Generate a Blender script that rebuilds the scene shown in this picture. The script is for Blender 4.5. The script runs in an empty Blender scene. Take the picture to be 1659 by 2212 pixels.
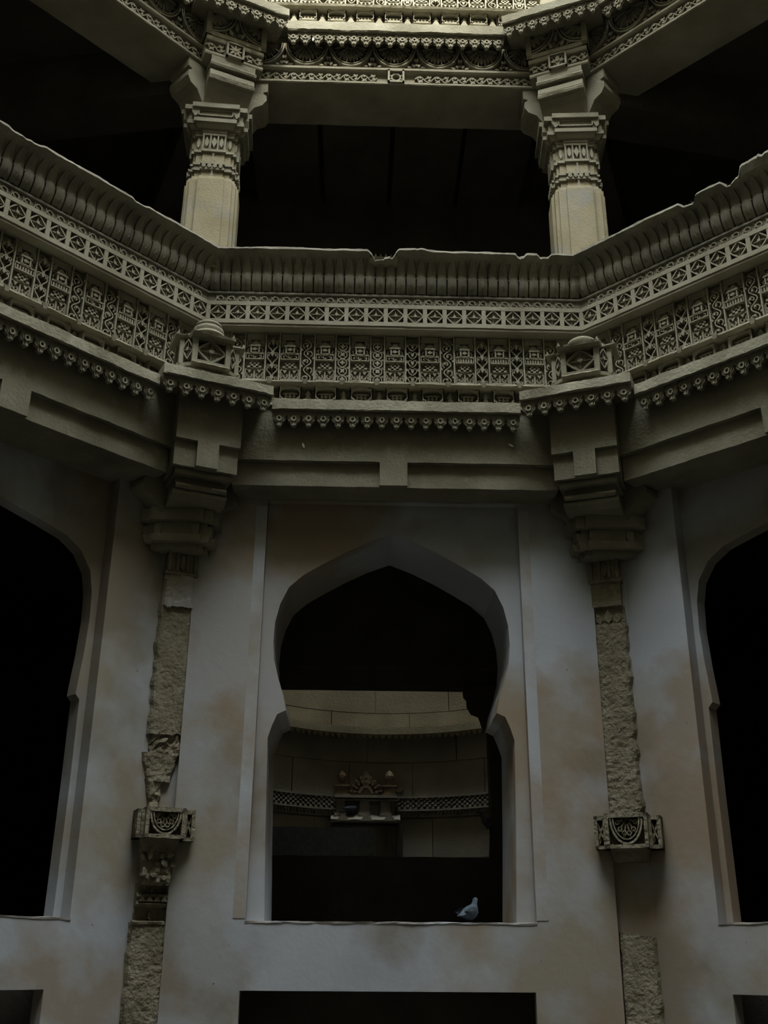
import bpy, math, random
from mathutils import Vector, Matrix, noise
from mathutils.geometry import tessellate_polygon
PI = math.pi; T = math.tan(PI / 8); R = math.radians
sin, cos = math.sin, math.cos
sc = bpy.context.scene
C = sc.collection

# ------------------------------------------------------------------ camera
FPX = 2267.0
cd = bpy.data.cameras.new('camera'); cam = bpy.data.objects.new('camera', cd); C.objects.link(cam)
cd.sensor_fit = 'HORIZONTAL'; cd.sensor_width = 36.0; cd.lens = FPX / 1659 * 36.0; cd.clip_end = 200
p_, y_, r_ = R(23.08), R(1.521), R(0.417)
fw = Vector((sin(y_) * cos(p_), cos(y_) * cos(p_), sin(p_))); rt = Vector((cos(y_), -sin(y_), 0)); up = rt.cross(fw)
rt, up = cos(r_) * rt + sin(r_) * up, -sin(r_) * rt + cos(r_) * up
M4 = Matrix((rt, up, -fw)).transposed().to_4x4(); M4.translation = Vector((-.342, -9.255, 1.6))
cam.matrix_world = M4; sc.camera = cam

# ------------------------------------------------------------------ sky light (even overcast sky above the open shaft)
w = bpy.data.worlds.new('overcast_sky'); sc.world = w; w.use_nodes = True
bg = w.node_tree.nodes['Background']; bg.inputs[0].default_value = (0.90, 0.96, 1.0, 1); bg.inputs[1].default_value = 1.0
_n, _l = w.node_tree.nodes, w.node_tree.links      # standard overcast sky: three times brighter at the zenith than at the horizon
_tc = _n.new('ShaderNodeTexCoord'); _sx = _n.new('ShaderNodeSeparateXYZ'); _mr = _n.new('ShaderNodeMapRange')
_mr.inputs['From Min'].default_value = 0; _mr.inputs['From Max'].default_value = 1; _mr.inputs['To Min'].default_value = .333; _mr.inputs['To Max'].default_value = 1.0
_l.new(_tc.outputs['Generated'], _sx.inputs[0]); _l.new(_sx.outputs['Z'], _mr.inputs['Value']); _l.new(_mr.outputs['Result'], bg.inputs[1])
sc.cycles.diffuse_bounces = 2; sc.cycles.max_bounces = 3; sc.cycles.use_light_tree = False
sl = bpy.data.lights.new('hazy_sun', 'SUN'); sl.energy = 1.3; sl.angle = R(12); sl.color = (1.0, .97, .88)
sun = bpy.data.objects.new('hazy_sun', sl); C.objects.link(sun)      # veiled sun behind the viewer, reaching only the top of the shaft
sun.rotation_euler = Vector((-.10, cos(R(37)), -sin(R(37)))).to_track_quat('-Z', 'Y').to_euler()
sc.view_settings.view_transform = 'Standard'; sc.view_settings.look = 'None'
sc.view_settings.exposure = 4.3; sc.view_settings.gamma = 1.0; sc.view_settings.use_curve_mapping = False

# ------------------------------------------------------------------ materials
def mat(name, cols, scale=2.0, bump=.25, bscale=30.0, stain=None, dark=None, rough=.92, ALB=.55):
    cols = [tuple(v * ALB for v in c) for c in cols]; stain = [(*t[:3], tuple(v * ALB for v in t[3]), *t[4:]) for t in (stain or [])]
    m = bpy.data.materials.new(name); m.use_nodes = True; nt = m.node_tree; N = nt.nodes; L = nt.links
    b = N['Principled BSDF']; b.inputs['Roughness'].default_value = rough; b.inputs['Specular IOR Level'].default_value = 0
    geo = N.new('ShaderNodeNewGeometry')
    n1 = N.new('ShaderNodeTexNoise'); n1.inputs['Scale'].default_value = scale; n1.inputs['Detail'].default_value = 3; n1.inputs['Roughness'].default_value = .6
    L.new(geo.outputs['Position'], n1.inputs['Vector'])
    cr = N.new('ShaderNodeValToRGB'); cr.color_ramp.elements[0].position = .32; cr.color_ramp.elements[1].position = .68
    cr.color_ramp.elements[0].color = (*cols[0], 1); cr.color_ramp.elements[1].color = (*cols[1], 1)
    L.new(n1.outputs['Fac'], cr.inputs['Fac']); col = cr.outputs['Color']
    def layer(col, sc_, lo, hi, c, amt, det=3, off=0.0, stretch=1.0):
        mp = N.new('ShaderNodeMapping'); mp.inputs['Location'].default_value = (off, off * .7, off * 1.3); mp.inputs['Scale'].default_value = (1, 1, stretch)
        L.new(geo.outputs['Position'], mp.inputs['Vector'])
        n = N.new('ShaderNodeTexNoise'); n.inputs['Scale'].default_value = sc_; n.inputs['Detail'].default_value = det; n.inputs['Roughness'].default_value = .52
        L.new(mp.outputs['Vector'], n.inputs['Vector'])
        r = N.new('ShaderNodeMapRange'); r.inputs['From Min'].default_value = lo; r.inputs['From Max'].default_value = hi; r.inputs['To Max'].default_value = amt
        L.new(n.outputs['Fac'], r.inputs['Value'])
        mx = N.new('ShaderNodeMix'); mx.data_type = 'RGBA'; L.new(r.outputs['Result'], mx.inputs['Factor']); L.new(col, mx.inputs['A']); mx.inputs['B'].default_value = (*c, 1)
        return mx.outputs['Result']
    for s in (stain or []): col = layer(col, *s)
    L.new(col, b.inputs['Base Color'])
    n2 = N.new('ShaderNodeTexNoise'); n2.inputs['Scale'].default_value = bscale; n2.inputs['Detail'].default_value = 2
    L.new(geo.outputs['Position'], n2.inputs['Vector'])
    bp = N.new('ShaderNodeBump'); bp.inputs['Strength'].default_value = bump; bp.inputs['Distance'].default_value = .02
    L.new(n2.outputs['Fac'], bp.inputs['Height']); L.new(bp.outputs['Normal'], b.inputs['Normal'])
    return m
STONE = mat('weathered_sandstone', [(.30, .275, .19), (.45, .42, .31)], 1.7, .35, 34, [(1.1, .52, .72, (.21, .19, .14), .6), (9, .58, .75, (.52, .48, .37), .45)])
CARVE = mat('carved_sandstone', [(.36, .33, .235), (.50, .465, .35)], 2.2, .25, 55, [(1.3, .55, .75, (.24, .215, .155), .5)])
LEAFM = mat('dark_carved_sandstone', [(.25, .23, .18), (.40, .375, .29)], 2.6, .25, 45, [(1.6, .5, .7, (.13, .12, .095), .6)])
COLM = mat('column_sandstone', [(.41, .355, .22), (.54, .475, .32)], 2.2, .3, 40, [(2.0, .55, .68, (.40, .41, .40), .6), (14, .6, .75, (.35, .28, .16), .5)])
PLAS = mat('old_whitewash_plaster', [(.41, .425, .435), (.53, .555, .57)], .9, .12, 14,
           [(.5, .448, .54, (.36, .312, .24), .94, 5, 3.1), (.7, .48, .57, (.345, .262, .18), .78, 5, 9.7), (.6, .52, .60, (.25, .215, .16), .7, 4, 17.0), (.8, .54, .64, (.48, .50, .52), .6, 5, 31.0), (22, .80, .83, (.12, .105, .085), .8, 1, 2.0)], ALB=.78)
PLASW = mat('pale_lime_edge', [(.40, .405, .40), (.48, .495, .51)], 1.2, .15, 18, [(1.5, .45, .62, (.36, .315, .26), .9, 6, 3.1)], ALB=.85)
EXPO = mat('exposed_rough_stone', [(.27, .235, .16), (.43, .385, .275)], 5, .9, 30, [(14, .58, .72, (.50, .47, .37), .6), (9, .6, .7, (.20, .17, .11), .6, 5, 4.0)])
DARKS = mat('inner_shaded_stone', [(.10, .09, .072), (.15, .14, .115)], 1.5, .3, 20)  # stone of the unlit interior, its shade put into the colour
WELLS = mat('well_sandstone', [(.40, .35, .235), (.52, .46, .32)], 1.6, .3, 25, [(.9, .55, .7, (.26, .22, .15), .6)], ALB=.8)
WELLG = mat('well_grey_stone', [(.36, .335, .27), (.47, .44, .36)], 1.6, .3, 25, [(.9, .55, .7, (.25, .225, .175), .6)], ALB=.8)
SHRM = mat('brown_carved_stone', [(.25, .19, .125), (.36, .285, .195)], 6, .4, 30, ALB=.8)
GREYB = mat('grey_granite', [(.16, .17, .165), (.24, .25, .24)], 20, .2, 60, ALB=.8)
PIGB = mat('blue_grey_feathers', [(.05, .065, .08), (.10, .125, .145)], 22, .2, 60, [(30, .56, .62, (.08, .10, .13), .7)], ALB=1.0)
PIGD = mat('dark_grey_feathers', [(.05, .055, .065), (.11, .12, .14)], 25, .2, 60, ALB=1.0)
BEAK = mat('dark_beak', [(.06, .055, .05), (.09, .08, .07)], 25, .1, 60, ALB=1.0)
FEAW = mat('white_down', [(.75, .75, .74), (.85, .85, .84)], 25, .1, 60, ALB=1.0)

# ------------------------------------------------------------------ mesh helpers.  local frame of a face: x along it, z up, y = -off (front of the face is -y)
class MB:
    def __init__(s): s.v = []; s.f = []
    def quad_grid(s, rows, closed_u=False):
        b = len(s.v); n = len(rows[0])
        for r in rows: s.v += r
        for i in range(len(rows) - 1):
            for j in range(n - (0 if closed_u else 1)):
                k = (j + 1) % n; s.f.append((b + i * n + j, b + i * n + k, b + (i + 1) * n + k, b + (i + 1) * n + j))
        return b
    def box(s, x0, x1, y0, y1, z0, z1):
        b = len(s.v); s.v += [(x, y, z) for z in (z0, z1) for y in (y0, y1) for x in (x0, x1)]
        s.f += [(b + a, b + c, b + d, b + e) for a, c, d, e in ((0, 2, 3, 1), (4, 5, 7, 6), (0, 1, 5, 4), (2, 6, 7, 3), (0, 4, 6, 2), (1, 3, 7, 5))]
        return s
    def fbox(s, x0, x1, o0, o1, z0, z1): return s.box(x0, x1, -o1, -o0, z0, z1)      # in offsets
    def taper(s, cx, cy, z0, z1, a0, b0, a1, b1):
        b = len(s.v); s.v += [(cx + i * a0, cy + j * b0, z0) for j in (-1, 1) for i in (-1, 1)] + [(cx + i * a1, cy + j * b1, z1) for j in (-1, 1) for i in (-1, 1)]
        s.f += [(b + a, b + c, b + d, b + e) for a, c, d, e in ((0, 2, 3, 1), (4, 5, 7, 6), (0, 1, 5, 4), (2, 6, 7, 3), (0, 4, 6, 2), (1, 3, 7, 5))]
        return s
    def prism(s, pts, y0, y1):      # pts (x,z) ring, from y0 (front) to y1 (back)
        b = len(s.v); n = len(pts); s.v += [(x, y0, z) for x, z in pts] + [(x, y1, z) for x, z in pts]
        s.f.append(tuple(range(b, b + n))); s.f.append(tuple(range(b + 2 * n - 1, b + n - 1, -1)))
        for i in range(n): j = (i + 1) % n; s.f.append((b + i, b + n + i, b + n + j, b + j))
        return s
    def stroke(s, pts, wd, yb, yf, closed=False, taper=None):
        n = len(pts); L = []; Rr = []
        for i in range(n):
            a = pts[i - 1] if (i or closed) else pts[i]; c = pts[(i + 1) % n] if (i < n - 1 or closed) else pts[i]
            dx, dz = c[0] - a[0], c[1] - a[1]; l = math.hypot(dx, dz) or 1; h = wd / 2 * (taper(i / (n - 1)) if taper else 1)
            L.append((pts[i][0] - dz / l * h, pts[i][1] + dx / l * h)); Rr.append((pts[i][0] + dz / l * h, pts[i][1] - dx / l * h))
        b = len(s.v)
        for l, r in zip(L, Rr): s.v += [(l[0], yb, l[1]), (l[0], yf, l[1]), (r[0], yf, r[1]), (r[0], yb, r[1])]
        for i in range(n if closed else n - 1):
            a = b + 4 * i; c = b + 4 * ((i + 1) % n)
            for k in range(3): s.f.append((a + k, a + k + 1, c + k + 1, c + k))
        return s
    def lathe(s, prof, n=20, cx=0, cy=0, a0=0, a1=2 * PI):
        full = abs(a1 - a0 - 2 * PI) < 1e-6; m = n if full else n + 1
        rows = [[(cx + r * cos(a0 + (a1 - a0) * j / n), cy + r * sin(a0 + (a1 - a0) * j / n), z) for j in range(m)] for r, z in prof]
        s.quad_grid(rows, full); return s
    def sweep(s, prof, x0, x1, n=1, jit=0, seed=0, mitre=False, zmod=None):   # prof: closed ring of (off,z), swept along x
        rows = []; m = len(prof)
        for i in range(n + 1):
            t = i / n; row = []
            for k, (o, z) in enumerate(prof):
                a, c = (x0, x1) if not mitre else (-(2 - o * T), 2 - o * T)
                x = a + (c - a) * t; jo = jz = 0
                if jit:
                    v = noise.noise_vector(Vector((x * 5 + seed * 7.3, k * 3.7, seed))) + .6 * noise.noise_vector(Vector((x * 17 + seed * 3.1, k * 5.1, seed + 9)))
                    jo, jz = v.x * jit, v.z * jit
                if zmod: do, dz = zmod(x, k); jo += do; jz += dz
                row.append((x, -(o + jo), z + jz))
            rows.append(row)
        b = s.quad_grid(rows, True)
        s.f.append(tuple(b + k for k in range(m))); s.f.append(tuple(b + n * m + k for k in range(m - 1, -1, -1)))
        return s
    def plate(s, outer, holes, y0, y1):        # flat plate with holes in xz, front y0, back y1
        loops = [outer] + holes; tri = tessellate_polygon([[Vector((x, z, 0)) for x, z in l] for l in loops])
        flat = [p for l in loops for p in l]; n = len(flat); b = len(s.v)
        s.v += [(x, y0, z) for x, z in flat] + [(x, y1, z) for x, z in flat]
        s.f += [(b + a, b + c, b + d) for a, c, d in tri] + [(b + n + d, b + n + c, b + n + a) for a, c, d in tri]
        k = 0
        for l in loops:
            for i in range(len(l)): j = (i + 1) % len(l); s.f.append((b + k + i, b + n + k + i, b + n + k + j, b + k + j))
            k += len(l)
        return s
    def hplate(s, outer, holes, z0, z1):       # horizontal slab with holes (points xy)
        m = MB().plate(outer, holes, z0, z1); b = len(s.v); s.v += [(x, z, y) for x, y, z in m.v]; s.f += [tuple(b + i for i in f) for f in m.f]; return s
    def add(s, o, dx=0, dy=0, dz=0, rz=0, sx=1, sz=1):
        b = len(s.v); c, d = cos(rz), sin(rz)
        s.v += [((x * sx) * c - y * d + dx, (x * sx) * d + y * c + dy, z * sz + dz) for x, y, z in o.v]; s.f += [tuple(b + i for i in f) for f in o.f]; return s
    def ys(s, k): s.v = [(x, y * k, z) for x, y, z in s.v]; return s
    def mesh(s, name, m, smooth=False):
        import bmesh
        me = bpy.data.meshes.new(name); me.from_pydata(s.v, [], s.f); me.materials.append(m)
        bm = bmesh.new(); bm.from_mesh(me); bmesh.ops.recalc_face_normals(bm, faces=bm.faces)
        if smooth:
            for f in bm.faces: f.smooth = True
            if smooth != 'all':
                for e in bm.edges: e.smooth = len(e.link_faces) == 2 and e.calc_face_angle(0) < R(smooth if smooth is not True else 40)
        bm.to_mesh(me); bm.free(); return me
def obj(name, me, parent=None, loc=(0, 0, 0), rz=0, sx=1, label=None, kind=None):
    o = bpy.data.objects.new(name, me); C.objects.link(o); o.parent = parent; o.location = loc; o.rotation_euler = (0, 0, rz)
    if sx != 1: o.scale = (sx, 1, 1)
    if label: o['label'] = label
    if kind: o['kind'] = kind
    return o
def thing(name, label, cat, loc=(0, 0, 0), rz=0, group=None, kind='thing', me=None):
    o = obj(name, me, None, loc, rz); o['kind'] = kind
    if kind != 'structure': o['label'] = label; o['category'] = cat
    if group: o['group'] = group
    return o
def struct(name, mb, m, parent=None, loc=(0, 0, 0), rz=0, smooth=False):
    o = obj(name, mb.mesh(name, m, smooth), parent, loc, rz)
    if parent is None: o['kind'] = 'structure'
    return o
S2 = 2 ** -.5
FACE = {'C': ((0, 0, 0), 0.0), 'L': ((-2 - 2 * S2, -2 * S2, 0), PI / 4), 'R': ((2 + 2 * S2, -2 * S2, 0), -PI / 4)}
CORN = {'l': ((-2, 0, 0), PI / 8), 'r': ((2, 0, 0), -PI / 8)}
def arc(cx, cz, r, a0, a1, n, sq=1): return [(cx + r * cos(a0 + (a1 - a0) * i / n), cz + sq * r * sin(a0 + (a1 - a0) * i / n)) for i in range(n + 1)]
def spiral(cx, cz, r0, r1, a0, a1, n): return [(cx + (r0 + (r1 - r0) * i / n) * cos(a0 + (a1 - a0) * i / n), cz + (r0 + (r1 - r0) * i / n) * sin(a0 + (a1 - a0) * i / n)) for i in range(n + 1)]
def leafp(cx, cz, l, wd, a, n=4):
    pts = [(t / n * l, wd * sin(PI * (t / n) ** .8)) for t in range(n + 1)] + [(t / n * l, -wd * sin(PI * (t / n) ** .8)) for t in range(n - 1, 0, -1)]
    return [(cx + x * cos(a) - z * sin(a), cz + x * sin(a) + z * cos(a)) for x, z in pts]
rnd = random.Random(7)

# ================================================================== THE SETTING
def octo(r):  # octagon whose faces lie at offset (4.828 - r) from the column line
    cy = -4.8284; k = r / cos(PI / 8); return [(k * cos(PI / 8 + i * PI / 4), cy + k * sin(PI / 8 + i * PI / 4)) for i in range(8)]
def circ(r, cx, cy, n=40): return [(cx + r * cos(2 * PI * i / n), cy + r * sin(2 * PI * i / n)) for i in range(n)]
RIM = 19.0; WX, WY, WR = 0.1, 4.9, 2.35
OUT = [(-9.5, -11.0), (9.5, -11.0), (9.5, 9.0), (-9.5, 9.0)]
struct('floor', MB().box(-9.5, 9.5, -11, 9, -.3, 0), DARKS)
struct('ceiling', MB().hplate(OUT, [octo(4.84)[::-1], circ(WR + .25, WX, WY)[::-1]], 6.62, 6.9), DARKS)
struct('ceiling_gallery', MB().hplate(OUT, [octo(4.84)[::-1], circ(WR + .25, WX, WY)[::-1]], 11.3, 11.55), DARKS)
oc = octo(4.9); LOWR = RIM
struct('roof_terrace', MB().hplate([(-9.5, oc[4][1]), oc[4], oc[3], oc[2], oc[1], oc[0], oc[7], (9.5, oc[7][1]), (9.5, 9), (-9.5, 9)], [circ(WR + .25, WX, WY)[::-1]], RIM - .2, RIM), STONE)
struct('roof_terrace_low', MB().hplate([(-9.5, -11), (9.5, -11), (9.5, oc[7][1]), oc[7], oc[6], oc[5], oc[4], (-9.5, oc[4][1])], [], LOWR - .2, LOWR), STONE)
mb = MB(); mb.box(-9.5, oc[4][0], oc[4][1] - .1, oc[4][1] + .1, LOWR - .2, RIM); mb.box(oc[7][0], 9.5, oc[7][1] - .1, oc[7][1] + .1, LOWR - .2, RIM); struct('wall_terrace', mb, STONE)
mb = MB()
for x0, x1, y0, y1, zt in ((-9.7, -9.5, oc[4][1], 9.2, RIM), (9.5, 9.7, oc[4][1], 9.2, RIM), (-9.7, -9.5, -11.2, oc[4][1], LOWR), (9.5, 9.7, -11.2, oc[4][1], LOWR), (-9.5, 9.5, -11.2, -11.0, LOWR), (-9.5, 9.5, 9.0, 9.2, RIM)): mb.box(x0, x1, y0, y1, -.3, zt)
struct('wall_outer', mb, DARKS)
# the shaft sides beside and behind the camera: plain storeys with lintels, parapets and ledges
for i, nm in enumerate(('wall_east', 'wall_southeast', 'wall_south', 'wall_southwest', 'wall_west')):
    a = -PI / 2 - (i) * PI / 4 + 0; ang = {0: -PI / 2, 1: -3 * PI / 4, 2: PI, 3: 3 * PI / 4, 4: PI / 2}[i]
    zt = LOWR if 1 <= i <= 3 else RIM
    nx, ny = sin(ang), -cos(ang); mid = (-nx * 4.8284, -4.8284 - ny * 4.8284, 0)
    m = MB().plate([(-2, 0), (2, 0), (2, 5.8), (-2, 5.8)], [[(-1.1, 1.9), (-1.1, 4.8), (0, 5.3), (1.1, 4.8), (1.1, 1.9)]], 0, .4)
    m.sweep([(-.4, 5.77), (.15, 5.77), (.15, 6.4), (.6, 6.32), (.6, 6.43), (.2, 6.5), (.2, 7.45), (.26, 7.5), (.2, 7.9), (.42, 8.25), (.3, 8.3), (-.1, 8.2), (-.4, 6.5)], -2, 2, 1, mitre=False)
    m.box(-2, -1.75, -.05, .4, 8, 10.8); m.box(1.75, 2, -.05, .4, 8, 10.8)
    m.sweep([(-.46, 10.74), (.2, 10.74), (.12, 11.4), (.45, 11.31), (.45, 11.45), (.15, 11.6), (.15, zt), (-.4, zt)], -2, 2)
    struct(nm, m, STONE, None, mid, ang)

# --- plastered walls with pointed horseshoe windows
def archpts(k=1.0, cx=-.015, b=1.878, sh=0.0):
    h = [(0, 5.335), (-.22, 5.25), (-.45, 5.135), (-.655, 5.015), (-.83, 4.905), (-.96, 4.785), (-1.035, 4.62), (-1.075, 4.44), (-1.082, 4.26), (-1.067, 4.09), (-1.02, 3.91), (-.97, 3.77), (-.94, 3.63),
         (-1.015, 3.595), (-1.055, 3.50), (-1.09, 3.385), (-1.07, 2.6), (-1.042, b)]
    l = [(cx + x * k, z + sh * (z - b) / 3.4) for x, z in h]; return l + [(cx - x * k, z + sh * (z - b) / 3.4) for x, z in h[:0:-1]]
def sidearch(cx=0.0):
    h = [(0, 5.22), (-.35, 5.14), (-.69, 5.06), (-.92, 5.0), (-1.08, 4.90), (-1.19, 4.74), (-1.23, 4.55), (-1.24, 4.3), (-1.225, 4.0), (-1.20, 3.72), (-1.195, 3.64), (-1.235, 3.60), (-1.24, 2.9), (-1.235, 1.878)]
    l = [(cx + x, z) for x, z in h]; return l + [(cx - x, z) for x, z in h[:0:-1]]
def plaster_wall(name, f, w0, fr, ar, rec, ltop, thick):
    loc, rz = FACE[f]
    hole = [(fr[0], 1.878), (fr[0], fr[2]), (fr[1], fr[2]), (fr[1], 1.878)]
    low = [(-1.22, .05), (-1.22, ltop), (1.15, ltop), (1.15, .05)]
    we = 1.85 if f == 'C' else 1.855
    m = MB().plate([(-we, 0), (we, 0), (we, 5.70), (-we, 5.70)], [hole, low], -w0, -w0 + rec)
    root = struct(name, m, PLAS, None, loc, rz)
    a = MB().plate([(-1.6, 1.5), (1.6, 1.5), (1.6, 5.75), (-1.6, 5.75)], [[(x * .9995, 1.6 + (z - 1.6) * .9995) for x, z in archpts(*ar)] if f == 'C' else sidearch(ar[1])], -w0 + rec, -w0 + rec + thick)
    struct('arch_surround', a, PLAS, root)
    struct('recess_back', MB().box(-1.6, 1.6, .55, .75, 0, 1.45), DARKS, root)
    if f == 'C':
        for x0, x1 in ((fr[0] - .105, fr[0] - .001), (fr[1] + .001, fr[1] + .10)): struct('edge_band', MB().sweep([(-.02, 0), (.004, 0), (.004, 3.66), (-.02, 3.66)], x0, x1, 2), PLASW, root, (0, -w0, 1.90))
    s_ = MB().sweep([(w0 - .01, 1.862), (w0 + .004, 1.865), (w0 + .006, 1.88), (w0 - rec - .02, 1.884), (w0 - rec - .02, 1.862)], fr[0] - .005, fr[1] + .005, 90, .006, 3)
    struct('window_sill', s_, PLASW, root)
    return root
WC = plaster_wall('wall_center', 'C', .045, (-1.205, 1.182, 5.625), (1.0, -.015), .08, 1.362, .87)
WL = plaster_wall('wall_left', 'L', -.04, (-1.30, 1.30, 5.69), (1.17, 0.0), .14, 1.375, .14)
WRt = plaster_wall('wall_right', 'R', -.04, (-1.27, 1.27, 5.69), (1.14, .02), .14, 1.37, .14)
# passage floors and partitions behind the windows
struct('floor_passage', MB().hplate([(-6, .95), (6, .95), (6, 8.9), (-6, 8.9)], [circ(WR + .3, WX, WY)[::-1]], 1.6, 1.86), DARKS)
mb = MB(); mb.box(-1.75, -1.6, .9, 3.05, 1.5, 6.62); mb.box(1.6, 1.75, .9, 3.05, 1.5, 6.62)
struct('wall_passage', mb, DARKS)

# --- circular well shaft seen through the window
def wellang(x): return math.asin(max(-1, min(1, (x - WX) / WR)))
def warc(r0, r1, z0, z1, a0, a1, n):   # ring sector, angle measured from the far point (+y), positive to +x
    m = MB(); rows = []
    for i in range(n + 1):
        a = a0 + (a1 - a0) * i / n; rows.append([(WX + r * sin(a), WY + r * cos(a), z) for r, z in ((r0, z0), (r0, z1), (r1, z1), (r1, z0))])
    b = m.quad_grid(rows, True); m.f += [(b, b + 1, b + 2, b + 3), (b + 4 * n + 3, b + 4 * n + 2, b + 4 * n + 1, b + 4 * n)]; return m
AW = R(140)
WW = struct('wall_well', warc(WR + .03, WR + .3, -.2, RIM + .2, -AW, AW, 64), WELLS, smooth=30)
struct('wall_well_front', warc(WR, WR + .12, 6.62, RIM + .2, AW, 2 * PI - AW, 24), DARKS)
zc = [2.45, 2.98, 3.30]; r = random.Random(3)
def course(z0, z1, cuts, m=WELLG):
    for a0, a1 in zip(cuts[:-1], cuts[1:]):
        d = r.uniform(-.006, .006); obj('stone_block', warc(WR + d, WR + .05, z0 + .006, z1 - .006, a0 + .003, a1 - .003, 8).mesh('stone_block', m, 30), WW)
course(1.9, 2.45, [-1.2, -.5, .1, .62, 1.2]); course(2.45, 2.98, [-1.2, -.75, -.28, .05, .36, 1.2]); course(2.98, 3.56, [-1.2, -.45, .03, .33, .8, 1.2])
course(3.88, 4.40, [-1.2, -.62, -.22, .2, .7, 1.2]); course(4.40, 4.80, [-1.2, -.9, -.1, .5, 1.2])
course(4.93, 5.17, [-1.2, -.35, .18, .75, 1.2], WELLS); course(5.17, 5.72, [-1.2, -.75, -.05, .45, 1.2], WELLS); course(5.72, 6.5, [-1.2, -.4, .3, 1.2], WELLS)
# ------------------------------------------------------------------ well ledge, lattice band and wall shrine
led = thing('well_ledge', 'curved stone ledge with small drops, round the far well wall behind the window', 'ledge')
obj('slab', warc(WR - .22, WR + .02, 4.80, 4.91, -1.15, 1.15, 40).mesh('slab', WELLS, 30), led)
dp = MB().prism([(-.045, 0), (.045, 0), (.042, -.025), (.03, -.045), (.012, -.07), (-.012, -.07), (-.03, -.045), (-.042, -.025)], -.03, 0).mesh('drop', WELLS)
for i in range(-20, 21):
    a = i * .046; obj('drop', dp, led, (WX + (WR - .17) * sin(a), WY + (WR - .17) * cos(a), 4.805), -a)
band = thing('lattice_band', 'curved band of chequered stone lattice on the far well wall', 'carved band')
obj('backing', warc(WR - .02, WR + .02, 3.58, 3.88, -1.15, 1.15, 40).mesh('backing', WELLG, 30), band)
for z0, z1 in ((3.855, 3.885), (3.665, 3.69)): obj('rail', warc(WR - .09, WR + .0, z0, z1, -1.15, 1.15, 40).mesh('rail', WELLG, 30), band)
mb = MB()
for i in range(-52, 53):
    for k in range(5):
        if (i + k) % 2 == 0: mb.add(MB().box(-.021, .021, -.06, 0, -.017, .017), WX + (WR - .02) * sin(i * .019), WY + (WR - .02) * cos(i * .019), 3.71 + k * .033, -i * .019)
obj('chequer', mb.mesh('chequer', WELLG), band, kind='stuff')
mb = MB()
for i in range(-40, 41): mb.add(MB().prism([(-.025, 0), (.025, 0), (0, -.06)], -.03, 0), WX + (WR - .02) * sin(i * .025), WY + (WR - .02) * cos(i * .025), 3.66, -i * .025)
obj('fringe', mb.mesh('fringe', WELLS), band, kind='stuff')
sh = thing('wall_shrine', 'carved stone niche with stepped pediment and two finials on the well wall', 'niche', (-.155, 7.22, 0))
for s in (-1, 1):
    t = MB(); t.fbox(-.09, .09, 0, .18, 3.88, 4.02); t.fbox(-.11, .11, 0, .2, 4.01, 4.035); t.fbox(-.11, .11, 0, .2, 3.875, 3.9)
    t.lathe([(.0, 4.03), (.06, 4.03), (.03, 4.07), (.035, 4.1), (.07, 4.14), (.075, 4.18), (.05, 4.23), (.0, 4.27)], 10, 0, -.09)
    t.prism(leafp(.1 * s, 3.95, .14, .035, .5 if s > 0 else PI - .5), -.05, 0)
    obj('finial', t.mesh('finial', SHRM), sh, (s * .36, 0, 0))
t = MB()
pr = [(-.27, 3.88), (.27, 3.88), (.27, 3.93), (.23, 3.95), (.23, 3.99), (.185, 4.0), (.185, 4.05), (.14, 4.07), (.14, 4.11), (.10, 4.12), (.09, 4.17), (.05, 4.18), (.02, 4.26), (-.02, 4.26), (-.05, 4.18), (-.09, 4.17), (-.10, 4.12), (-.14, 4.11), (-.14, 4.07), (-.185, 4.05), (-.185, 4.0), (-.23, 3.99), (-.23, 3.95), (-.27, 3.93)]
t.prism(pr, -.10, 0)
for a in range(9):
    an = PI * (a + .5) / 9
    for rr in (.07, .14, .2): 
        x, z = rr * cos(an), 3.91 + rr * 1.1 * sin(an); t.prism(leafp(x, z, .06, .018, an), -.15, -.09)
obj('pediment', t.mesh('pediment', SHRM), sh)
t = MB(); t.fbox(-.47, .47, 0, .22, 3.84, 3.88); t.fbox(-.44, .44, 0, .10, 3.6, 3.84); t.fbox(-.49, .49, 0, .2, 3.80, 3.82)
for x in (-.38, -.02, .3): t.fbox(x - .07, x + .07, .1, .17, 3.58, 3.8); t.fbox(x - .09, x + .09, .1, .19, 3.58, 3.63)
obj('cornice', t.mesh('cornice', WELLG), sh)
t = MB(); t.sweep([(0, 3.50), (.22, 3.48), (.24, 3.52), (.15, 3.60), (0, 3.60)], -.52, .52, 20, .006, 5)
for x in (-.34, .02, .36): t.prism([(x - .10, 3.50), (x + .10, 3.50), (x + .03, 3.58), (x, 3.60), (x - .03, 3.58)], -.255, -.15)
obj('shelf', t.mesh('shelf', WELLG), sh)
t = MB(); t.plate([(-.56, 2.4), (.56, 2.4), (.56, 3.5), (-.56, 3.5)], [[(-.47, 2.5), (-.47, 3.46), (.47, 3.46), (.47, 2.5)]], -.2, 0)
obj('niche_frame', t.mesh('niche_frame', DARKS), sh)
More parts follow.
